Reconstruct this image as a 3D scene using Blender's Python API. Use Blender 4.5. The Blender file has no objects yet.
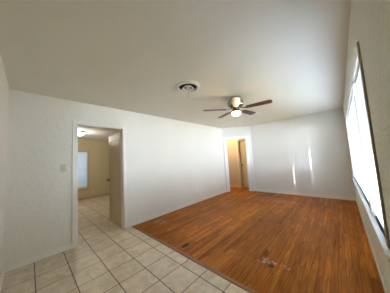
import bpy, bmesh, math, random
from mathutils import Matrix, Vector
random.seed(7)
C = bpy.context.scene.collection
S = bpy.context.scene

# ------------------------------------------------------------------ camera, sky, sun, exposure
cd = bpy.data.cameras.new('camera'); cam = bpy.data.objects.new('camera', cd); C.objects.link(cam)
cd.sensor_fit = 'HORIZONTAL'; cd.sensor_width = 36.0; cd.lens = 154.864 / 390 * 36.0
cd.clip_start = 0.02
F = Vector((-0.67904501, 0.72965461, 0.08063513)).normalized()
R = Vector((0.72745302, 0.68357229, -0.05950662)).normalized()
U = Vector((0.09853922, -0.0182506, 0.9949658)).normalized()
cam.matrix_world = Matrix(((R.x, U.x, -F.x, 3.29536), (R.y, U.y, -F.y, 0.01059), (R.z, U.z, -F.z, 1.3052), (0, 0, 0, 1)))
S.camera = cam

S.view_settings.view_transform = 'Standard'; S.view_settings.look = 'None'
S.view_settings.gamma = 1.0; S.view_settings.use_curve_mapping = False
S.view_settings.exposure = 1.15
S.cycles.max_bounces = 10; S.cycles.diffuse_bounces = 6; S.cycles.transparent_max_bounces = 12
S.cycles.use_denoising = True
S.cycles.sample_clamp_indirect = 6.0
S.cycles.caustics_reflective = False; S.cycles.caustics_refractive = False

w = bpy.data.worlds.new('sky'); S.world = w; w.use_nodes = True
bg = w.node_tree.nodes['Background']; bg.inputs['Color'].default_value = (0.74, 0.89, 1.0, 1); bg.inputs['Strength'].default_value = 0.45

sl = bpy.data.lights.new('sun', 'SUN'); sl.energy = 8.5; sl.angle = math.radians(0.6); sl.color = (1.0, 0.95, 0.86)
sun = bpy.data.objects.new('sun', sl); C.objects.link(sun)
sun.rotation_euler = Vector((-1, 1.8, -0.62)).to_track_quat('-Z', 'Y').to_euler()


def area(name, loc, direction, sx, sy, energy, color=(1, 1, 1), portal=False):
    l = bpy.data.lights.new(name, 'AREA'); l.shape = 'RECTANGLE'; l.size = sx; l.size_y = sy
    l.energy = energy; l.color = color
    o = bpy.data.objects.new(name, l); C.objects.link(o); o.location = loc
    o.rotation_euler = Vector(direction).to_track_quat('-Z', 'Z').to_euler()
    if portal: l.cycles.is_portal = True
    return o


def point(name, loc, energy, color, radius=0.06):
    l = bpy.data.lights.new(name, 'POINT'); l.energy = energy; l.color = color; l.shadow_soft_size = radius
    o = bpy.data.objects.new(name, l); C.objects.link(o); o.location = loc
    return o


# added area lights outside the windows, standing in for daylight and filling the rooms
area('window_daylight_fill', (10.0, -3.5, 1.2), (-1, 0.8, 0.0), 9, 3.0, 4000, (0.80, 0.91, 1.08))
area('window_daylight_fill', (10.5, 3.4, 1.2), (-1, 0, 0), 7, 3.0, 3000, (0.80, 0.91, 1.08))
area('window_daylight_fill', (10.0, 10.5, 1.2), (-1, -0.8, 0.0), 7, 3.0, 1300, (0.80, 0.91, 1.08))
area('far_window_daylight_fill', (-4.75, 1.3, 1.3), (1, 0, 0), 1.2, 1.7, 22, (0.78, 0.92, 1.0))

# ------------------------------------------------------------------ materials

def nodes(name):
    m = bpy.data.materials.new(name); m.use_nodes = True
    nt = m.node_tree; b = nt.nodes['Principled BSDF']
    return m, nt, b


def N(nt, t, **kw):
    n = nt.nodes.new(t)
    for k, v in kw.items(): setattr(n, k, v)
    return n


def simple(name, col, rough=0.5, metal=0.0, spec=0.5, trans=0.0):
    m, nt, b = nodes(name)
    b.inputs['Base Color'].default_value = (*col, 1); b.inputs['Roughness'].default_value = rough
    b.inputs['Metallic'].default_value = metal; b.inputs['Specular IOR Level'].default_value = spec
    no = N(nt, 'ShaderNodeTexNoise'); no.inputs['Scale'].default_value = 35
    bu = N(nt, 'ShaderNodeBump'); bu.inputs['Strength'].default_value = 0.03
    tc = N(nt, 'ShaderNodeTexCoord')
    nt.links.new(tc.outputs['Object'], no.inputs['Vector'])
    nt.links.new(no.outputs['Fac'], bu.inputs['Height']); nt.links.new(bu.outputs['Normal'], b.inputs['Normal'])
    return m


def plaster(name, col, scale=30, strength=0.25, dist=0.01, rough=0.7, var=0.05, spec=0.35):
    m, nt, b = nodes(name); L = nt.links.new
    tc = N(nt, 'ShaderNodeTexCoord')
    n1 = N(nt, 'ShaderNodeTexNoise'); n1.inputs['Scale'].default_value = scale; n1.inputs['Detail'].default_value = 5; n1.inputs['Roughness'].default_value = 0.6
    n2 = N(nt, 'ShaderNodeTexNoise'); n2.inputs['Scale'].default_value = 1.3; n2.inputs['Detail'].default_value = 3
    L(tc.outputs['Object'], n1.inputs['Vector']); L(tc.outputs['Object'], n2.inputs['Vector'])
    r = N(nt, 'ShaderNodeValToRGB')
    r.color_ramp.elements[0].position = 0.38; r.color_ramp.elements[1].position = 0.66
    L(n1.outputs['Fac'], r.inputs['Fac'])
    bu = N(nt, 'ShaderNodeBump'); bu.inputs['Strength'].default_value = strength; bu.inputs['Distance'].default_value = dist
    L(r.outputs['Color'], bu.inputs['Height']); L(bu.outputs['Normal'], b.inputs['Normal'])
    mx = N(nt, 'ShaderNodeMix', data_type='RGBA')
    mx.inputs[6].default_value = (*[c * (1 - var) for c in col], 1); mx.inputs[7].default_value = (*[min(1, c * (1 + var)) for c in col], 1)
    L(n2.outputs['Fac'], mx.inputs[0]); L(mx.outputs[2], b.inputs['Base Color'])
    b.inputs['Roughness'].default_value = rough; b.inputs['Specular IOR Level'].default_value = spec
    return m


def math_node(nt, op, a, b=None, c=None):
    n = N(nt, 'ShaderNodeMath', operation=op)
    for i, v in enumerate((a, b, c)):
        if v is None: continue
        if isinstance(v, (int, float)): n.inputs[i].default_value = v
        else: nt.links.new(v, n.inputs[i])
    return n.outputs[0]


def wood_floor():
    m, nt, b = nodes('oak_strip_floor'); L = nt.links.new
    tc = N(nt, 'ShaderNodeTexCoord'); sp = N(nt, 'ShaderNodeSeparateXYZ'); L(tc.outputs['Object'], sp.inputs[0])
    x, y = sp.outputs[0], sp.outputs[1]
    W_ = 0.057
    xr = math_node(nt, 'DIVIDE', math_node(nt, 'ADD', x, 3.0), W_)
    row = math_node(nt, 'FLOOR', xr); fx = math_node(nt, 'FRACT', xr)
    wn = N(nt, 'ShaderNodeTexWhiteNoise', noise_dimensions='1D'); L(row, wn.inputs['W'])
    yr = math_node(nt, 'DIVIDE', math_node(nt, 'ADD', y, math_node(nt, 'MULTIPLY', wn.outputs['Value'], 9.0)), 1.15)
    pl = math_node(nt, 'FLOOR', yr); fy = math_node(nt, 'FRACT', yr)
    cb = N(nt, 'ShaderNodeCombineXYZ'); L(row, cb.inputs[0]); L(pl, cb.inputs[1])
    w2 = N(nt, 'ShaderNodeTexWhiteNoise', noise_dimensions='2D'); L(cb.outputs[0], w2.inputs['Vector'])
    ramp = N(nt, 'ShaderNodeValToRGB'); cr = ramp.color_ramp
    cr.elements[0].position = 0.0; cr.elements[0].color = (0.304, 0.091, 0.009, 1)
    cr.elements[1].position = 1.0; cr.elements[1].color = (0.585, 0.202, 0.022, 1)
    for pos, col in ((0.15, (0.380, 0.115, 0.011, 1)), (0.55, (0.438, 0.137, 0.012, 1)), (0.85, (0.502, 0.163, 0.016, 1))):
        e = cr.elements.new(pos); e.color = col
    L(w2.outputs['Value'], ramp.inputs['Fac'])
    # grain, stretched along the strips and shifted for each strip
    gv = N(nt, 'ShaderNodeCombineXYZ')
    L(math_node(nt, 'MULTIPLY', x, 55), gv.inputs[0])
    L(math_node(nt, 'ADD', math_node(nt, 'MULTIPLY', y, 3.5), math_node(nt, 'MULTIPLY', w2.outputs['Value'], 50)), gv.inputs[1])
    g = N(nt, 'ShaderNodeTexNoise'); g.inputs['Scale'].default_value = 1.0; g.inputs['Detail'].default_value = 4; g.inputs['Distortion'].default_value = 0.6
    L(gv.outputs[0], g.inputs['Vector'])
    gr = N(nt, 'ShaderNodeMapRange'); gr.inputs[1].default_value = 0.3; gr.inputs[2].default_value = 0.7; gr.inputs[3].default_value = 0.58; gr.inputs[4].default_value = 1.28
    L(g.outputs['Fac'], gr.inputs[0])
    # uneven wear, large patches
    bn = N(nt, 'ShaderNodeTexNoise'); bn.inputs['Scale'].default_value = 1.1; bn.inputs['Detail'].default_value = 5; L(tc.outputs['Object'], bn.inputs['Vector'])
    br = N(nt, 'ShaderNodeMapRange'); br.inputs[1].default_value = 0.3; br.inputs[2].default_value = 0.7; br.inputs[3].default_value = 0.66; br.inputs[4].default_value = 1.14
    L(bn.outputs['Fac'], br.inputs[0])
    mul = N(nt, 'ShaderNodeVectorMath', operation='SCALE'); L(ramp.outputs['Color'], mul.inputs[0])
    L(math_node(nt, 'MULTIPLY', gr.outputs[0], br.outputs[0]), mul.inputs['Scale'])
    # seams
    ex = math_node(nt, 'MINIMUM', fx, math_node(nt, 'SUBTRACT', 1.0, fx))
    ey = math_node(nt, 'MINIMUM', fy, math_node(nt, 'SUBTRACT', 1.0, fy))
    seam = math_node(nt, 'MAXIMUM', math_node(nt, 'LESS_THAN', ex, 0.032), math_node(nt, 'LESS_THAN', ey, 0.0025))
    mx = N(nt, 'ShaderNodeMix', data_type='RGBA'); L(math_node(nt, 'MULTIPLY', seam, 0.65), mx.inputs[0]); L(mul.outputs[0], mx.inputs[6]); mx.inputs[7].default_value = (0.03, 0.012, 0.005, 1)
    col = mx.outputs[2]
    # scuffs of dried paint and dark worn spots where the photo has them

    def blob(cx, cy, rx, ry, lo, hi, sc):
        dx = math_node(nt, 'DIVIDE', math_node(nt, 'SUBTRACT', x, cx), rx)
        dy = math_node(nt, 'DIVIDE', math_node(nt, 'SUBTRACT', y, cy), ry)
        d = math_node(nt, 'SQRT', math_node(nt, 'ADD', math_node(nt, 'MULTIPLY', dx, dx), math_node(nt, 'MULTIPLY', dy, dy)))
        nn = N(nt, 'ShaderNodeTexNoise'); nn.inputs['Scale'].default_value = sc; nn.inputs['Detail'].default_value = 4; L(tc.outputs['Object'], nn.inputs['Vector'])
        v = math_node(nt, 'MULTIPLY', math_node(nt, 'SUBTRACT', 1.0, d), 0.5)
        v = math_node(nt, 'ADD', nn.outputs['Fac'], math_node(nt, 'MINIMUM', v, 0.12))
        mr = N(nt, 'ShaderNodeMapRange'); mr.inputs[1].default_value = lo; mr.inputs[2].default_value = hi; L(v, mr.inputs[0])
        return mr.outputs[0]

    def over(col, fac, c, amount):
        mx = N(nt, 'ShaderNodeMix', data_type='RGBA'); L(math_node(nt, 'MULTIPLY', fac, amount), mx.inputs[0]); L(col, mx.inputs[6]); mx.inputs[7].default_value = c
        return mx.outputs[2]
    col = over(col, blob(2.50, 2.03, 0.13, 0.07, 0.61, 0.70, 26), (0.50, 0.42, 0.36, 1), 0.65)
    col = over(col, blob(2.69, 2.05, 0.09, 0.035, 0.61, 0.70, 34), (0.50, 0.42, 0.36, 1), 0.5)
    col = over(col, blob(0.30, 1.98, 0.14, 0.16, 0.58, 0.66, 18), (0.45, 0.36, 0.30, 1), 0.55)
    col = over(col, blob(2.05, 4.80, 0.36, 0.22, 0.58, 0.66, 14), (0.42, 0.34, 0.28, 1), 0.5)
    col = over(col, blob(1.43, 1.66, 0.035, 0.07, 0.50, 0.56, 10), (0.03, 0.012, 0.006, 1), 0.85)
    col = over(col, blob(2.44, 2.12, 0.03, 0.16, 0.50, 0.56, 10), (0.05, 0.02, 0.010, 1), 0.6)
    col = over(col, blob(2.57, 1.98, 0.03, 0.03, 0.50, 0.56, 10), (0.03, 0.012, 0.006, 1), 0.8)
    col = over(col, blob(1.55, 5.25, 0.45, 0.22, 0.50, 0.62, 5), (0.06, 0.024, 0.010, 1), 0.55)
    L(col, b.inputs['Base Color'])
    rr = N(nt, 'ShaderNodeMapRange'); rr.inputs[3].default_value = 0.30; rr.inputs[4].default_value = 0.48
    L(bn.outputs['Fac'], rr.inputs[0]); L(rr.outputs[0], b.inputs['Roughness'])
    b.inputs['Specular IOR Level'].default_value = 0.10
    bu = N(nt, 'ShaderNodeBump'); bu.inputs['Strength'].default_value = 0.25; bu.inputs['Distance'].default_value = 0.002
    L(math_node(nt, 'SUBTRACT', g.outputs['Fac'], seam), bu.inputs['Height']); L(bu.outputs['Normal'], b.inputs['Normal'])
    return m


def tile_floor():
    m, nt, b = nodes('beige_ceramic_tile'); L = nt.links.new
    tc = N(nt, 'ShaderNodeTexCoord'); sp = N(nt, 'ShaderNodeSeparateXYZ'); L(tc.outputs['Object'], sp.inputs[0])
    x, y = sp.outputs[0], sp.outputs[1]
    T = 0.3115
    u = math_node(nt, 'DIVIDE', math_node(nt, 'ADD', x, 20 * T - 0.15), T); v = math_node(nt, 'DIVIDE', math_node(nt, 'ADD', y, 20 * T - 0.083), T)
    fu, fv = math_node(nt, 'FRACT', u), math_node(nt, 'FRACT', v)
    cb = N(nt, 'ShaderNodeCombineXYZ'); L(math_node(nt, 'FLOOR', u), cb.inputs[0]); L(math_node(nt, 'FLOOR', v), cb.inputs[1])
    wn = N(nt, 'ShaderNodeTexWhiteNoise', noise_dimensions='2D'); L(cb.outputs[0], wn.inputs['Vector'])
    eu = math_node(nt, 'MINIMUM', fu, math_node(nt, 'SUBTRACT', 1.0, fu)); ev = math_node(nt, 'MINIMUM', fv, math_node(nt, 'SUBTRACT', 1.0, fv))
    gro = math_node(nt, 'MAXIMUM', math_node(nt, 'LESS_THAN', eu, 0.012), math_node(nt, 'LESS_THAN', ev, 0.014))
    sh = N(nt, 'ShaderNodeVectorMath', operation='MULTIPLY_ADD'); L(wn.outputs['Color'], sh.inputs[0]); sh.inputs[1].default_value = (9, 9, 9); L(tc.outputs['Object'], sh.inputs[2])
    n1 = N(nt, 'ShaderNodeTexNoise'); n1.inputs['Scale'].default_value = 9; n1.inputs['Detail'].default_value = 6; n1.inputs['Distortion'].default_value = 0.8; L(sh.outputs[0], n1.inputs['Vector'])
    r = N(nt, 'ShaderNodeValToRGB'); r.color_ramp.elements[0].position = 0.3; r.color_ramp.elements[1].position = 0.72
    r.color_ramp.elements[0].color = (0.60, 0.49, 0.35, 1); r.color_ramp.elements[1].color = (0.80, 0.70, 0.545, 1)
    L(n1.outputs['Fac'], r.inputs['Fac'])
    sc = N(nt, 'ShaderNodeVectorMath', operation='SCALE'); L(r.outputs['Color'], sc.inputs[0])
    L(math_node(nt, 'ADD', math_node(nt, 'MULTIPLY', wn.outputs['Value'], 0.12), 0.94), sc.inputs['Scale'])
    mx = N(nt, 'ShaderNodeMix', data_type='RGBA'); L(gro, mx.inputs[0]); L(sc.outputs[0], mx.inputs[6]); mx.inputs[7].default_value = (0.060, 0.042, 0.026, 1)
    L(mx.outputs[2], b.inputs['Base Color'])
    b.inputs['Roughness'].default_value = 0.42
    bu = N(nt, 'ShaderNodeBump'); bu.inputs['Strength'].default_value = 0.5; bu.inputs['Distance'].default_value = 0.004
    L(math_node(nt, 'SUBTRACT', 1.0, gro), bu.inputs['Height']); L(bu.outputs['Normal'], b.inputs['Normal'])
    return m


def wood(name, c0, c1, rough=0.4, axis=0, scale=1.0):
    m, nt, b = nodes(name); L = nt.links.new
    tc = N(nt, 'ShaderNodeTexCoord'); mp = N(nt, 'ShaderNodeMapping'); L(tc.outputs['Object'], mp.inputs[0])
    s = [60 * scale] * 3; s[axis] = 4 * scale; mp.inputs['Scale'].default_value = s
    n1 = N(nt, 'ShaderNodeTexNoise'); n1.inputs['Scale'].default_value = 1; n1.inputs['Detail'].default_value = 4; L(mp.outputs[0], n1.inputs['Vector'])
    r = N(nt, 'ShaderNodeValToRGB'); r.color_ramp.elements[0].position = 0.3; r.color_ramp.elements[1].position = 0.7
    r.color_ramp.elements[0].color = (*c0, 1); r.color_ramp.elements[1].color = (*c1, 1)
    L(n1.outputs['Fac'], r.inputs['Fac']); L(r.outputs['Color'], b.inputs['Base Color']); b.inputs['Roughness'].default_value = rough
    return m


def slat_material():
    m, nt, b = nodes('white_vinyl_slats'); L = nt.links.new
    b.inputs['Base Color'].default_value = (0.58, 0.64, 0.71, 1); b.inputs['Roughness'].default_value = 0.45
    tr = N(nt, 'ShaderNodeBsdfTranslucent'); tr.inputs['Color'].default_value = (0.86, 0.90, 0.93, 1)
    mx = N(nt, 'ShaderNodeMixShader'); mx.inputs[0].default_value = 0.05
    L(b.outputs[0], mx.inputs[1]); L(tr.outputs[0], mx.inputs[2]); L(mx.outputs[0], nt.nodes['Material Output'].inputs['Surface'])
    return m


def pane_material():
    m, nt, b = nodes('window_glass'); L = nt.links.new
    t = N(nt, 'ShaderNodeBsdfTransparent'); g = N(nt, 'ShaderNodeBsdfGlossy'); g.inputs['Roughness'].default_value = 0.02
    mx = N(nt, 'ShaderNodeMixShader'); mx.inputs[0].default_value = 0.06
    L(t.outputs[0], mx.inputs[1]); L(g.outputs[0], mx.inputs[2]); L(mx.outputs[0], nt.nodes['Material Output'].inputs['Surface'])
    return m


def lamp_material(name, col, strength):
    m, nt, b = nodes(name)
    b.inputs['Base Color'].default_value = (0.9, 0.88, 0.82, 1); b.inputs['Roughness'].default_value = 0.3
    b.inputs['Emission Color'].default_value = (*col, 1); b.inputs['Emission Strength'].default_value = strength
    return m


M = dict(
    wall=plaster('cream_wall_paint', (0.78, 0.75, 0.655), 16, 0.25, 0.007),
    wall_rough=plaster('stippled_cream_wall_paint', (0.88, 0.88, 0.76), 34, 0.8, 0.02, var=0.08),
    wall_back=plaster('pale_wall_paint', (0.74, 0.725, 0.67), 30, 0.12, 0.004),
    wall_far=plaster('tan_wall_paint', (0.66, 0.575, 0.40), 30, 0.1, 0.004),
    wall_hall=plaster('hall_wall_paint', (0.72, 0.60, 0.42), 30, 0.1, 0.004),
    ceil=plaster('ceiling_paint', (0.78, 0.755, 0.665), 26, 0.15, 0.004),
    ceil_far=plaster('white_ceiling_paint', (0.80, 0.80, 0.79), 26, 0.15, 0.004),
    trim=simple('cream_trim_paint', (0.82, 0.785, 0.69), 0.35),
    trim_white=simple('white_trim_paint', (0.84, 0.84, 0.82), 0.35),
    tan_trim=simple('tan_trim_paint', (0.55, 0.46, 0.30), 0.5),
    old_plastic=simple('aged_ivory_plastic', (0.60, 0.53, 0.36), 0.35),
    chrome=simple('polished_chrome', (0.75, 0.74, 0.70), 0.15, 1.0),
    black=simple('black_duct', (0.008, 0.007, 0.006), 0.9),
    casing_shade=simple('shade_toned_casing_paint', (0.30, 0.24, 0.14), 0.5),  # near window casing: the shade on it is put into this colour
    oak=wood_floor(), tile=tile_floor(),
    strip=wood('orange_oak_strip', (0.22, 0.085, 0.025), (0.36, 0.15, 0.05), 0.4, 0),
    door=simple('taupe_door_paint', (0.60, 0.52, 0.37), 0.4),
    hall_door=simple('cream_door_paint', (0.80, 0.70, 0.50), 0.4),
    dark=simple('dark_void_paint', (0.03, 0.028, 0.025), 0.7),
    bronze=simple('aged_bronze', (0.16, 0.12, 0.08), 0.35, 1.0),
    nickel=simple('brushed_nickel', (0.42, 0.37, 0.30), 0.25, 1.0),
    blade=wood('walnut_blade', (0.016, 0.005, 0.004), (0.10, 0.026, 0.014), 0.38, 0, 0.5),
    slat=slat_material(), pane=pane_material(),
    plastic=simple('ivory_plastic', (0.74, 0.68, 0.52), 0.35), white_plastic=simple('white_plastic', (0.85, 0.85, 0.83), 0.35),
    vent=simple('white_enamel', (0.78, 0.76, 0.70), 0.3),
    bulb=lamp_material('frosted_lit_bowl', (1.0, 0.84, 0.58), 5.0),
    dome=lamp_material('frosted_lit_dome', (1.0, 0.95, 0.85), 5.0),
    ground=plaster('dry_lawn', (0.30, 0.28, 0.18), 4, 0.3, 0.02, 0.9, 0.2),
)

# ------------------------------------------------------------------ mesh helpers

def box(bm, x0, x1, y0, y1, z0, z1, mtx=None):
    vs = [bm.verts.new(Vector(p) if mtx is None else mtx @ Vector(p)) for p in
          ((x0, y0, z0), (x1, y0, z0), (x1, y1, z0), (x0, y1, z0), (x0, y0, z1), (x1, y0, z1), (x1, y1, z1), (x0, y1, z1))]
    for f in ((3, 2, 1, 0), (4, 5, 6, 7), (0, 1, 5, 4), (1, 2, 6, 5), (2, 3, 7, 6), (3, 0, 4, 7)):
        bm.faces.new([vs[i] for i in f])


def lathe(bm, prof, seg=32, centre=(0, 0, 0), axis='z'):
    rings = []
    cx, cy, cz = centre
    for r, z in prof:
        ring = []
        if r < 1e-6:
            ring = [bm.verts.new((cx, cy, cz + z) if axis == 'z' else (cx + z, cy, cz))]
        else:
            for i in range(seg):
                a = 2 * math.pi * i / seg
                p = (cx + r * math.cos(a), cy + r * math.sin(a), cz + z) if axis == 'z' else (cx + z, cy + r * math.cos(a), cz + r * math.sin(a))
                ring.append(bm.verts.new(p))
        rings.append(ring)
    for a, b in zip(rings, rings[1:]):
        if len(a) == 1 and len(b) == 1: continue
        for i in range(seg):
            j = (i + 1) % seg
            if len(a) == 1: bm.faces.new((a[0], b[j], b[i]))
            elif len(b) == 1: bm.faces.new((a[i], a[j], b[0]))
            else: bm.faces.new((a[i], a[j], b[j], b[i]))


def tube(bm, pts, r, seg=8):
    pts = [Vector(p) for p in pts]; rings = []
    for i, p in enumerate(pts):
        d = (pts[min(i + 1, len(pts) - 1)] - pts[max(i - 1, 0)]).normalized()
        a = d.orthogonal().normalized() if i == 0 else (rings_a - d * rings_a.dot(d)).normalized()
        rings_a = a; b_ = d.cross(a)
        rings.append([bm.verts.new(p + (a * math.cos(2 * math.pi * k / seg) + b_ * math.sin(2 * math.pi * k / seg)) * r) for k in range(seg)])
    for A, B in zip(rings, rings[1:]):
        for k in range(seg): bm.faces.new((A[k], A[(k + 1) % seg], B[(k + 1) % seg], B[k]))
    bm.faces.new(rings[0][::-1]); bm.faces.new(rings[-1])


def obj(name, bm, mat, parent=None, smooth=False, bevel=0.0):
    bmesh.ops.recalc_face_normals(bm, faces=bm.faces)
    me = bpy.data.meshes.new(name); bm.to_mesh(me); bm.free(); me.materials.append(mat)
    if smooth:
        for p in me.polygons: p.use_smooth = True
    o = bpy.data.objects.new(name, me); C.objects.link(o)
    if parent: o.parent = parent
    if bevel:
        md = o.modifiers.new('bevel', 'BEVEL'); md.width = bevel; md.segments = 2; md.limit_method = 'ANGLE'
    return o


def boxes(name, lst, mat, parent=None, bevel=0.0, mtx=None):
    bm = bmesh.new()
    for b in lst: box(bm, *b, mtx=mtx)
    return obj(name, bm, mat, parent, bevel=bevel)


def struct(o, label=None):
    o['kind'] = 'structure'
    if label: o['label'] = label
    return o


def thing(name, label, cat, loc=(0, 0, 0), group=None):
    o = bpy.data.objects.new(name, None); C.objects.link(o); o.location = loc; o.empty_display_size = 0.1
    return tag(o, label, cat, group)


def tag(o, label, cat, group=None):
    o['label'] = label; o['category'] = cat
    if group: o['group'] = group
    return o


# ------------------------------------------------------------------ the shell
H = 2.44; W = 3.47; YN = -0.20; YB = 5.736; YD = 5.133; T = 0.12
BY = 1.485                                # tile / wood boundary
CEF = 2.36                                # ceiling of the far tiled room
DL0, DL1, DLH = 0.567, 1.335, 2.03       # doorway in the left wall
WY0, WY1, WZ0, WZ1 = 1.64, 4.98, 0.655, 2.00   # window band in the right wall

struct(boxes('floor', [(0.0, W + .14, BY, 5.9, -0.1, 0), (-1.7, 0.0, 5.0, 5.9, -0.1, 0), (-1.7, 1.3, 5.9, 7.3, -0.1, 0), (-0.12, 0.0, 2.56, 5.0, -0.1, 0)], M['oak']),
       'worn orange-brown oak strip floor of the living room and hall')
struct(boxes('floor', [(-0.12, W + .14, YN - .14, BY, -0.1, -0.0005), (-4.3, -0.12, -1.3, 2.70, -0.1, -0.0005)], M['tile']),
       'beige ceramic tile floor with dark grout by the entry')
struct(boxes('ceiling', [(-0.12, W + .14, YN - .14, 5.9, H, H + .12), (-1.8, 1.3, 5.0, 7.4, H + .001, H + .119)], M['ceil']), 'flat cream painted ceiling')
struct(boxes('ceiling', [(-4.3, -0.12, -1.3, 2.70, CEF, CEF + .12)], M['ceil_far']), 'white ceiling of the tiled room beyond the left doorway')

struct(boxes('wall_left', [(-T, 0, YN - .14, DL0, 0, H), (-T, 0, DL1, YD + .04, 0, H), (-T, 0, DL0, DL1, DLH, H)], M['wall']), 'long cream textured wall with a doorway')
struct(boxes('wall_back', [(0.86, W + .14, YB, YB + .12, 0, H)], M['wall_back']), 'pale far wall with two slits of sunlight')
struct(boxes('wall_right', [(W, W + .14, YN - .14, WY0, 0, H), (W, W + .14, WY1, YB, 0, H), (W, W + .14, WY0, WY1, 0, WZ0), (W, W + .14, WY0, WY1, WZ1, H)], M['wall_rough']),
       'stippled window wall seen edge on')
struct(boxes('wall_front', [(0, W, YN - .12, YN, 0, H)], M['wall']), 'cream near wall in the left corner')

# diagonal wall across the far left corner, with the hall doorway
A = Vector((0.0, YD, 0)); Bq = Vector((0.893, YB, 0)); tdir = (Bq - A).normalized(); ndir = Vector((-tdir.y, tdir.x, 0)); DLen = (Bq - A).length
MD = Matrix(((tdir.x, ndir.x, 0, A.x), (tdir.y, ndir.y, 0, A.y), (0, 0, 1, 0), (0, 0, 0, 1)))
DS0, DS1, DH = 0.135, 0.865, 1.985
struct(boxes('wall_corner', [(0, DS0, 0, .1, 0, H), (DS1, DLen, 0, .1, 0, H), (DS0, DS1, 0, .1, DH, H)], M['wall_back'], mtx=MD), 'short angled wall with the hall doorway')

# hall beyond
HN = 6.10
struct(boxes('wall_hall', [(-1.7, 0.13, HN, HN + .1, 0, H), (0.86, 1.2, HN, HN + .1, 0, H), (0.13, 0.86, HN, HN + .1, 2.0, H)], M['wall_hall']), 'warm lit hall wall seen through the angled doorway')
struct(boxes('wall_hall_end', [(-1.8, -1.7, 5.0, 7.3, 0, H), (-1.7, -T, 5.0, 5.1, 0, H), (1.15, 1.25, YB + .12, 7.3, 0, H), (-1.7, 1.15, 7.2, 7.3, 0, H)], M['wall_hall']))
# far tiled room
FX = -4.10
struct(boxes('wall_far', [(FX - .12, FX, -1.3, 0.86, 0, CEF), (FX - .12, FX, 1.60, 2.70, 0, CEF), (FX - .12, FX, 0.86, 1.60, 0, 0.46), (FX - .12, FX, 0.86, 1.60, 1.86, CEF)], M['wall_far']),
       'tan wall with a blinded window in the room beyond')
struct(boxes('wall_far_side', [(FX, -T, 2.45, 2.57, 0, CEF), (FX, -T, -1.3, -1.18, 0, CEF), (-T, -T + .1, -1.3, YN - .14, 0, CEF)], M['wall_far']), 'tan side wall of the room beyond')
struct(boxes('ground', [(-30, 30, -30, 40, -0.3, -0.25)], M['ground']), 'dry ground outside')

# ------------------------------------------------------------------ trim
def casing(name, mtx, s0, s1, h, wd, th, mat, label, front=-1, sides=(1, 1), jamb=0.12):
    """door casing in the wall's own frame: s along it, negative y into the room"""
    y0, y1 = (-th, 0.0) if front < 0 else (0.0, th)
    l = [(s0 - wd, s0, y0, y1, 0, h + wd), (s1, s1 + wd, y0, y1, 0, h + wd), (s0, s1, y0, y1, h, h + wd)]
    bm = bmesh.new()
    for b in l: box(bm, *b, mtx=mtx)
    # jamb lining
    e = 0.012
    for b in ((s0, s0 + e, 0.0, jamb, 0, h - e), (s1 - e, s1, 0.0, jamb, 0, h - e), (s0, s1, 0.0, jamb, h - e, h)): box(bm, *b, mtx=mtx)
    # stop
    for b in ((s0 + e, s0 + e + .01, .05, .075, 0, h - e), (s1 - e - .01, s1 - e, .05, .075, 0, h - e)): box(bm, *b, mtx=mtx)
    return struct(obj(name, bm, mat, bevel=0.003), label)


ML = Matrix(((0, -1, 0, 0), (1, 0, 0, 0), (0, 0, 1, 0), (0, 0, 0, 1)))     # left wall: s = y, depth = -x
casing('trim_1', ML, DL0, DL1, DLH, 0.065, 0.022, M['trim'], 'cream casing round the left doorway')
casing('trim_2', MD, DS0, DS1, DH, 0.085, 0.016, M['trim_white'], 'white casing round the angled hall doorway', jamb=0.10)
MH = Matrix(((1, 0, 0, 0), (0, 1, 0, HN), (0, 0, 1, 0), (0, 0, 0, 1)))
casing('trim_3', MH, 0.13, 0.86, 2.0, 0.08, 0.016, M['hall_door'], 'cream casing of the hall door', jamb=0.10)

def baseboard(name, lst, mat, label, mtx=None):
    struct(boxes(name, lst, mat, bevel=0.003, mtx=mtx), label)


def base_profile(s0, s1, h=0.085, th=0.014):
    return [(s0, s1, -th, 0, 0, h), (s0, s1, -th - .010, -th, 0, 0.018)]


bl = base_profile(YN, DL0 - .065) + base_profile(DL1 + .065, YD - .004)
baseboard('baseboard_left', bl, M['trim'], 'cream baseboard of the long left wall', ML)
MB = Matrix(((1, 0, 0, 0), (0, 1, 0, YB), (0, 0, 1, 0), (0, 0, 0, 1)))
baseboard('baseboard_back', base_profile(0.90, W), M['trim'], 'cream baseboard of the far wall', MB)
MR = Matrix(((0, 1, 0, W), (1, 0, 0, 0), (0, 0, 1, 0), (0, 0, 0, 1)))      # right wall: s = y, depth = +x
baseboard('baseboard_right', [(YN, YB - .03, -.008, 0, 0, .085)], M['trim'], 'cream baseboard below the windows', MR)
MF = Matrix(((1, 0, 0, 0), (0, -1, 0, YN), (0, 0, 1, 0), (0, 0, 0, 1)))
baseboard('baseboard_front', base_profile(0.03, 1.55), M['trim'], 'cream baseboard of the near wall', MF)
baseboard('baseboard_hall', base_profile(-1.7, 0.045), M['hall_door'], 'cream baseboard of the hall wall', MH)
MFW = Matrix(((0, -1, 0, FX), (1, 0, 0, 0), (0, 0, 1, 0), (0, 0, 0, 1)))   # far wall faces +x
baseboard('baseboard_far', [(-1.18, 2.43, -.014, 0, 0, .09)], M['tan_trim'], 'tan baseboard of the room beyond', Matrix(((0, -1, 0, FX), (1, 0, 0, 0), (0, 0, 1, 0), (0, 0, 0, 1))))
struct(boxes('trim_4', [(0.0, W, BY - .012, BY + .040, 0.0, 0.006)], M['strip'], bevel=0.002), 'orange wooden transition strip between tile and oak')

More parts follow.
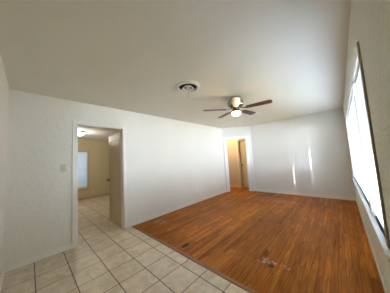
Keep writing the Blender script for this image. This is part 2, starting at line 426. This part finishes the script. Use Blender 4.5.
# ------------------------------------------------------------------ windows
def blind(label, s0, s1, z0, z1, mtx, depth, group, ragged=None, extent=0.028, tilt=-34):
    """mini blind in the wall's own frame: s along the wall, depth = plane of the slats behind the wall face"""
    t = thing('window_blind', label, 'blind', mtx @ Vector(((s0 + s1) / 2, depth, z0)), group)
    inv = Matrix.Translation(-t.location)
    mm = inv @ mtx
    bm = bmesh.new(); box(bm, s0, s1, depth - .012, depth + .016, z1 - .028, z1, mtx=mm); obj('headrail', bm, M['white_plastic'], t, bevel=.002)
    bm = bmesh.new(); box(bm, s0, s1, depth - .010, depth + .010, z0, z0 + .014, mtx=mm); obj('bottom_rail', bm, M['white_plastic'], t, bevel=.002)
    bm = bmesh.new(); z = z0 + .028; hw = extent / 2; a = math.radians(tilt)
    while z < z1 - .035:
        e = s1
        if ragged and ragged[0] < z < ragged[1]: e = s1 - ragged[2] * random.choice(ragged[3])
        dy, dz = math.cos(a) * hw, math.sin(a) * hw
        P = [(-1, -1), (0, 0.10), (1, 1)]
        row = []
        for s in (s0 + .004, e - .001):
            for k, bow in ((-1, 0), (-.35, .0022), (.35, .0022), (1, 0)):
                row.append(bm.verts.new(mm @ Vector((s, depth + dy * k + bow * math.sin(a), z + dz * k + bow * math.cos(a)))))
        for i in range(3): bm.faces.new((row[i], row[i + 1], row[i + 5], row[i + 4]))
        z += .0215
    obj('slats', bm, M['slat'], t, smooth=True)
    for s in (s0 + .12, s1 - .14):
        bm = bmesh.new(); tube(bm, [mm @ Vector((s, depth - .013, z1 - .02)), mm @ Vector((s, depth - .013, z0 + .01))], .0008, 4)
        obj('ladder_cord', bm, M['white_plastic'], t)
    bm = bmesh.new(); tube(bm, [mm @ Vector((s0 + .05, depth - .016, z1 - .02)), mm @ Vector((s0 + .052, depth - .020, z1 - .55))], .003, 6); obj('tilt_wand', bm, M['white_plastic'], t)
    return t


def window(name, label, mtx, s0, s1, z0, z1, depth, mids=(), rail=None, th=0.04, fw=0.035, bars=()):
    root = boxes('x', [(s0, s0 + fw, depth, depth + th, z0, z1), (s1 - fw, s1, depth, depth + th, z0, z1), (s0 + fw, s1 - fw, depth, depth + th, z0, z0 + fw), (s0 + fw, s1 - fw, depth, depth + th, z1 - fw, z1)], M['trim_white'], mtx=mtx, bevel=.002)
    root.name = name; struct(root, label)
    l = [(s - .02, s + .02, depth + .004, depth + th - .004, z0 + fw, z1 - fw) for s in mids]
    if rail: l.append((s0 + fw, s1 - fw, depth + .002, depth + th - .002, rail - .02, rail + .02))
    l += [(s0 + fw, s1 - fw, depth + .01, depth + th - .012, z - .008, z + .008) for z in bars]
    if l: boxes('sash_bars', l, M['trim_white'], root, mtx=mtx)
    boxes('pane', [(s0 + fw, s1 - fw, depth + .018, depth + .022, z0 + fw, z1 - fw)], M['pane'], root, mtx=mtx)
    return root


MU0, MU1 = 2.28, 2.36                     # mullion between the near and the far window
window('window_1', 'near double-hung window beside the camera', MR, WY0, MU0, WZ0, WZ1, .075, rail=1.33)
window('window_2', 'wide far window of the right wall', MR, MU1, WY1, WZ0, WZ1, .075, mids=(3.67,))
struct(boxes('trim_5', [(MU0, MU1, -.012, .13, WZ0, WZ1)], M['trim_white'], mtx=MR, bevel=.002), 'white mullion between the two windows')
cw = 0.07
struct(boxes('trim_6', [(WY1, WY1 + cw, -.012, 0, WZ0, WZ1 + cw), (WY0, WY1, -.012, 0, WZ1, WZ1 + cw)], M['trim_white'], mtx=MR, bevel=.002), 'white head and far side casing of the window band')
struct(boxes('trim_10', [(WY0 - .045, WY0, -.012, 0, WZ0, WZ1 + cw)], M['casing_shade'], mtx=MR, bevel=.002), 'side casing of the near window, its shade painted in as dark tan')
struct(boxes('trim_7', [(WY0 - cw - .06, WY1 + cw + .03, -.036, 0.075, WZ0 - .022, WZ0), ], M['trim_white'], mtx=MR, bevel=.004), 'white window sill')
struct(boxes('trim_8', [(WY0 - cw, WY1 + cw, -.012, 0, WZ0 - .105, WZ0 - .022)], M['tan_trim'], mtx=MR, bevel=.002), 'cream apron under the window sill')

g = 'white mini blinds of the right wall windows'
BD = 0.022
blind('white mini blind in the nearest, narrow window beside the camera', WY0 + .006, MU0 - .006, WZ0 + .01, WZ1 - .004, MR, BD, g)
blind('white mini blind just past the mullion, first of the far window', MU1 + .006, 3.345, WZ0 + .01, WZ1 - .004, MR, BD, g, ragged=(1.18, 1.72, .042, (0.3, 1, 1, .8)))
blind('white mini blind in the middle of the far window', 3.35, 4.185, WZ0 + .01, WZ1 - .004, MR, BD, g, ragged=(1.36, 1.92, .046, (1, .9)))
blind('white mini blind nearest the far corner of the room', 4.19, WY1 - .006, WZ0 + .01, WZ1 - .004, MR, BD, g)

# far room window
window('window_3', 'window of the tiled room beyond', MFW, 0.86, 1.60, 0.46, 1.86, .05, rail=1.16, bars=(0.82, 1.50))
blind('white blind on the window of the tiled room beyond', 0.87, 1.59, 0.47, 1.85, MFW, .025, 'blind beyond the doorway', tilt=-60)
struct(boxes('trim_9', [(0.80, 0.86, -.012, 0, 0.42, 1.90), (1.60, 1.66, -.012, 0, 0.42, 1.90), (0.86, 1.60, -.012, 0, 1.86, 1.90), (0.78, 1.68, -.04, 0, .40, .42), (0.80, 1.66, -.012, 0, .33, .40)], M['tan_trim'], mtx=MFW, bevel=.002), 'tan casing of the far room window')

# ------------------------------------------------------------------ doors
# left doorway leaf, folded back into the tiled room along y = 1.37
d1 = thing('door_1', 'taupe panelled door standing open inside the left doorway', 'door', (-0.125, 1.37, 0)); del d1['category']; d1['kind'] = 'structure'
LW, LH = 0.76, 1.985
bm = bmesh.new(); box(bm, -LW, 0, -.0175, .0175, .012, LH)
obj('leaf', bm, M['door'], d1, bevel=.002)
bm = bmesh.new()
for z0_, z1_ in ((0.16, 0.86), (1.02, 1.86)):      # raised mouldings of two panels, both faces
    for s in (-1, 1):
        y0_, y1_ = (-.0225, -.0175) if s < 0 else (.0175, .0225)
        for b in ((-LW + .11, -.11, y0_, y1_, z0_, z0_ + .022), (-LW + .11, -.11, y0_, y1_, z1_ - .022, z1_), (-LW + .11, -LW + .132, y0_, y1_, z0_ + .022, z1_ - .022), (-.132, -.11, y0_, y1_, z0_ + .022, z1_ - .022)): box(bm, *b)
obj('panel_moulding', bm, M['door'], d1, bevel=.002)
for s in (-1, 1):
    bm = bmesh.new()
    k = s
    lathe(bm, [(0, 0), (.026, 0), (.026, .006), (.012, .010), (.010, .030), (.024, .038), (.028, .052), (.022, .064), (0, .068)], 20)
    rot = Matrix.Rotation(math.pi / 2 * (1 if s < 0 else -1), 4, 'X')
    bmesh.ops.transform(bm, matrix=Matrix.Translation((-LW + .06, .0175 * s, .93)) @ rot, verts=bm.verts)
    obj('door_knob', bm, M['bronze'], d1, smooth=True)
for z in (.25, 1.0, 1.75):
    bm = bmesh.new(); box(bm, -.003, .006, -.024, -.0175, z - .045, z + .045); tube(bm, [(.004, -.024, z - .045), (.004, -.024, z + .045)], .006, 8)
    obj('hinge', bm, M['bronze'], d1)

# hall door, ajar
d2 = thing('door_2', 'cream hall door standing ajar beyond the angled doorway', 'door', (0.845, HN + .05, 0)); del d2['category']; d2['kind'] = 'structure'
d2.rotation_euler = (0, 0, math.radians(-8))
bm = bmesh.new(); box(bm, -.69, 0, -.0175, .0175, .01, 1.985); obj('leaf', bm, M['hall_door'], d2, bevel=.002)
bm = bmesh.new(); lathe(bm, [(0, 0), (.026, 0), (.026, .006), (.012, .010), (.010, .030), (.024, .038), (.028, .052), (.022, .064), (0, .068)], 20)
bmesh.ops.transform(bm, matrix=Matrix.Translation((-.63, -.0175, .93)) @ Matrix.Rotation(math.pi / 2, 4, 'X'), verts=bm.verts)
obj('door_knob', bm, M['bronze'], d2, smooth=True)

# ------------------------------------------------------------------ ceiling fan
fx, fy = 1.92, 2.70
fan = thing('ceiling_fan', 'five-bladed walnut ceiling fan with lit glass bowl', 'ceiling fan', (fx, fy, H))
bm = bmesh.new(); lathe(bm, [(0, 0), (.078, 0), (.085, -.012), (.080, -.045), (.045, -.062), (0, -.062)], 36); obj('ceiling_canopy', bm, M['nickel'], fan, smooth=True)
bm = bmesh.new(); lathe(bm, [(0, -.062), (.050, -.062), (.125, -.070), (.150, -.095), (.152, -.150), (.138, -.182), (.090, -.205), (.06, -.215), (0, -.215)], 40); obj('motor_housing', bm, M['nickel'], fan, smooth=True)
bm = bmesh.new(); lathe(bm, [(0, -.215), (.055, -.215), (.060, -.235), (.060, -.262), (.082, -.272), (.082, -.285), (0, -.285)], 36); obj('light_fitter', bm, M['nickel'], fan, smooth=True)
bm = bmesh.new(); lathe(bm, [(.066, -.280), (.076, -.290), (.080, -.310), (.070, -.338), (.044, -.358), (.018, -.366), (0, -.367)], 36); obj('light_bowl', bm, M['bulb'], fan, smooth=True)
for i in range(5):
    a = 0.174345 + i * 2 * math.pi / 5
    mt = Matrix.Translation((0, 0, -.232)) @ Matrix.Rotation(a, 4, 'Z') @ Matrix.Rotation(math.radians(-8), 4, 'X')
    bm = bmesh.new(); n = 22; pts = []
    prof = [(.205, .050), (.215, .056), (.35, .062), (.50, .066), (.585, .068), (.610, .064), (.624, .052), (.630, .030)]
    outline = [(x_, y_) for x_, y_ in prof] + [(x_, -y_) for x_, y_ in prof[::-1]]
    top = [bm.verts.new((x_, y_, .003)) for x_, y_ in outline]; bot = [bm.verts.new((x_, y_, -.003)) for x_, y_ in outline]
    bm.faces.new(top); bm.faces.new(bot[::-1])
    for k in range(len(outline)):
        k2 = (k + 1) % len(outline); bm.faces.new((top[k], bot[k], bot[k2], top[k2]))
    bld = obj('blade', bm, M['blade'], fan); bld.matrix_local = mt
    bm = bmesh.new()
    outl = [(.070, .018), (.13, .016), (.17, .022), (.20, .045), (.245, .040), (.262, .018), (.268, 0)]
    outl = outl + [(x_, -y_) for x_, y_ in outl[-2::-1]]
    top = [bm.verts.new((x_, y_, -.0035 + (.030 * max(0, (.14 - x_) / .07)))) for x_, y_ in outl]; bot = [bm.verts.new((v.co.x, v.co.y, v.co.z - .005)) for v in top]
    bm.faces.new(top); bm.faces.new(bot[::-1])
    for k in range(len(outl)):
        k2 = (k + 1) % len(outl); bm.faces.new((top[k], bot[k], bot[k2], top[k2]))
    obj('blade_iron', bm, M['bronze'], bld)
for dx, dy, ln in ((-.055, -.05, .26), (.075, .02, .33)):
    bm = bmesh.new(); tube(bm, [(dx, dy, -.275), (dx * 1.25, dy * 1.25, -.295), (dx * 1.3, dy * 1.3, -.30 - ln)], .0022, 6)
    lathe(bm, [(0, .0), (.005, -.004), (.006, -.016), (.003, -.026), (0, -.028)], 10, (dx * 1.3, dy * 1.3, -.30 - ln))
    obj('pull_chain', bm, M['white_plastic'], fan, smooth=True)
point('fan_bulb', (fx, fy, 1.98), 2.5, (1.0, 0.80, 0.52), .05)

# ------------------------------------------------------------------ round ceiling vent
vx, vy = 1.665, 1.680
vent = thing('ceiling_vent', 'round white stepped ceiling air vent with dark slots', 'vent', (vx, vy, H))
bm = bmesh.new(); lathe(bm, [(0, -.001), (.142, -.001), (.142, -.004), (0, -.004)], 40); obj('dark_throat', bm, M['black'], vent)
bm = bmesh.new(); lathe(bm, [(.142, -.004), (.143, -.026), (.156, -.034), (.182, -.024), (.188, -.006), (.186, 0), (.144, 0)], 48); obj('outer_ring', bm, M['vent'], vent, smooth=True)
for ro, ri, zt, zb in ((.096, .076, -.012, -.046), (.052, .036, -.014, -.060)):
    bm = bmesh.new(); lathe(bm, [(ro, zb + .004), (ro, zb), (ri, zb - .001), (ri - .012, zt), (ri - .014, zt), (ri - .003, zb + .004), (ro, zb + .004)], 44)
    obj('ring_vane', bm, M['vent'], vent, bevel=.001)
bm = bmesh.new(); lathe(bm, [(0, -.020), (.010, -.022), (.028, -.062), (.018, -.070), (0, -.070)], 24); obj('centre_cap', bm, M['chrome'], vent, smooth=True)
bm = bmesh.new(); tube(bm, [(0, 0, -.06), (.002, 0, -.19)], .002, 6); obj('damper_pull', bm, M['nickel'], vent)

sd = thing('smoke_detector', 'small round white smoke detector on the ceiling behind the fan', 'smoke detector', (1.82, 4.076, H))
bm = bmesh.new(); lathe(bm, [(0, 0), (.068, 0), (.068, -.012), (.060, -.030), (.045, -.036), (0, -.036)], 32); obj('cover', bm, M['white_plastic'], sd, smooth=True)
bm = bmesh.new(); lathe(bm, [(0, -.036), (.010, -.036), (.009, -.040), (0, -.041)], 12); obj('test_button', bm, M['vent'], sd, smooth=True)

# ------------------------------------------------------------------ lamp of the tiled room
LX, LY = -2.55, 1.03
lamp = thing('ceiling_lamp', 'round flush ceiling lamp glowing in the tiled room beyond the doorway', 'ceiling light', (LX, LY, CEF))
bm = bmesh.new(); lathe(bm, [(0, 0), (.175, 0), (.185, -.012), (.180, -.030), (.165, -.034), (0, -.034)], 40); obj('lamp_rim', bm, M['bronze'], lamp, smooth=True)
bm = bmesh.new(); lathe(bm, [(.165, -.034), (.155, -.065), (.115, -.095), (.06, -.110), (0, -.114)], 40); obj('lamp_dome', bm, M['dome'], lamp, smooth=True)
hl = thing('ceiling_lamp', 'warm round ceiling lamp of the hall past the angled doorway', 'ceiling light', (-0.20, 5.62, H))
bm = bmesh.new(); lathe(bm, [(0, 0), (.13, 0), (.135, -.02), (.12, -.028), (0, -.028)], 32); obj('lamp_rim', bm, M['bronze'], hl, smooth=True)
bm = bmesh.new(); lathe(bm, [(.12, -.028), (.11, -.06), (.06, -.09), (0, -.095)], 32); obj('lamp_dome', bm, M['bulb'], hl, smooth=True)
point('hall_bulb', (-0.20, 5.62, 2.25), 7.5, (1.0, 0.74, 0.42), .08)
point('far_room_bulb', (LX, LY, CEF - .2), 9, (1.0, 0.93, 0.82), .08)

# ------------------------------------------------------------------ switch and outlets
def wall_plate(name, label, cat, mtx, s, z, kind, mat, group=None):
    t = thing(name, label, cat, mtx @ Vector((s, 0, z)), group)
    mm = Matrix.Translation(-t.location) @ mtx @ Matrix.Translation((s, 0, z))
    bm = bmesh.new(); box(bm, -.036, .036, -.006, 0, -.058, .058, mtx=mm); obj('cover_plate', bm, mat, t, bevel=.0025)
    if kind == 'switch':
        bm = bmesh.new(); box(bm, -.006, .006, -.016, -.006, -.004, .014, mtx=mm); obj('toggle', bm, mat, t, bevel=.001)
    else:
        for dz in (-.021, .021):
            bm = bmesh.new(); box(bm, -.016, .016, -.008, -.006, dz - .013, dz + .013, mtx=mm); rc = obj('receptacle', bm, mat, t, bevel=.001)
            bm = bmesh.new()
            for ds in (-.006, .006): box(bm, ds - .0012, ds + .0012, -.0085, -.008, dz - .004, dz + .006, mtx=mm)
            obj('slots', bm, M['dark'], rc)
    for dz in ((-.03, .03) if kind == 'switch' else (0,)):
        bm = bmesh.new(); box(bm, -.003, .003, -.0072, -.006, dz - .003, dz + .003, mtx=mm); obj('screw', bm, M['nickel'], t)
    return t


wall_plate('light_switch', 'ivory light switch on the wall left of the open doorway', 'light switch', ML, .395, 1.29, 'switch', M['old_plastic'])
wall_plate('wall_outlet', 'white outlet low on the long left wall', 'outlet', ML, 3.52, .37, 'outlet', M['white_plastic'])
wall_plate('wall_outlet', 'ivory outlet under the window of the tiled room beyond', 'outlet', MFW, 1.80, .24, 'outlet', M['plastic'])
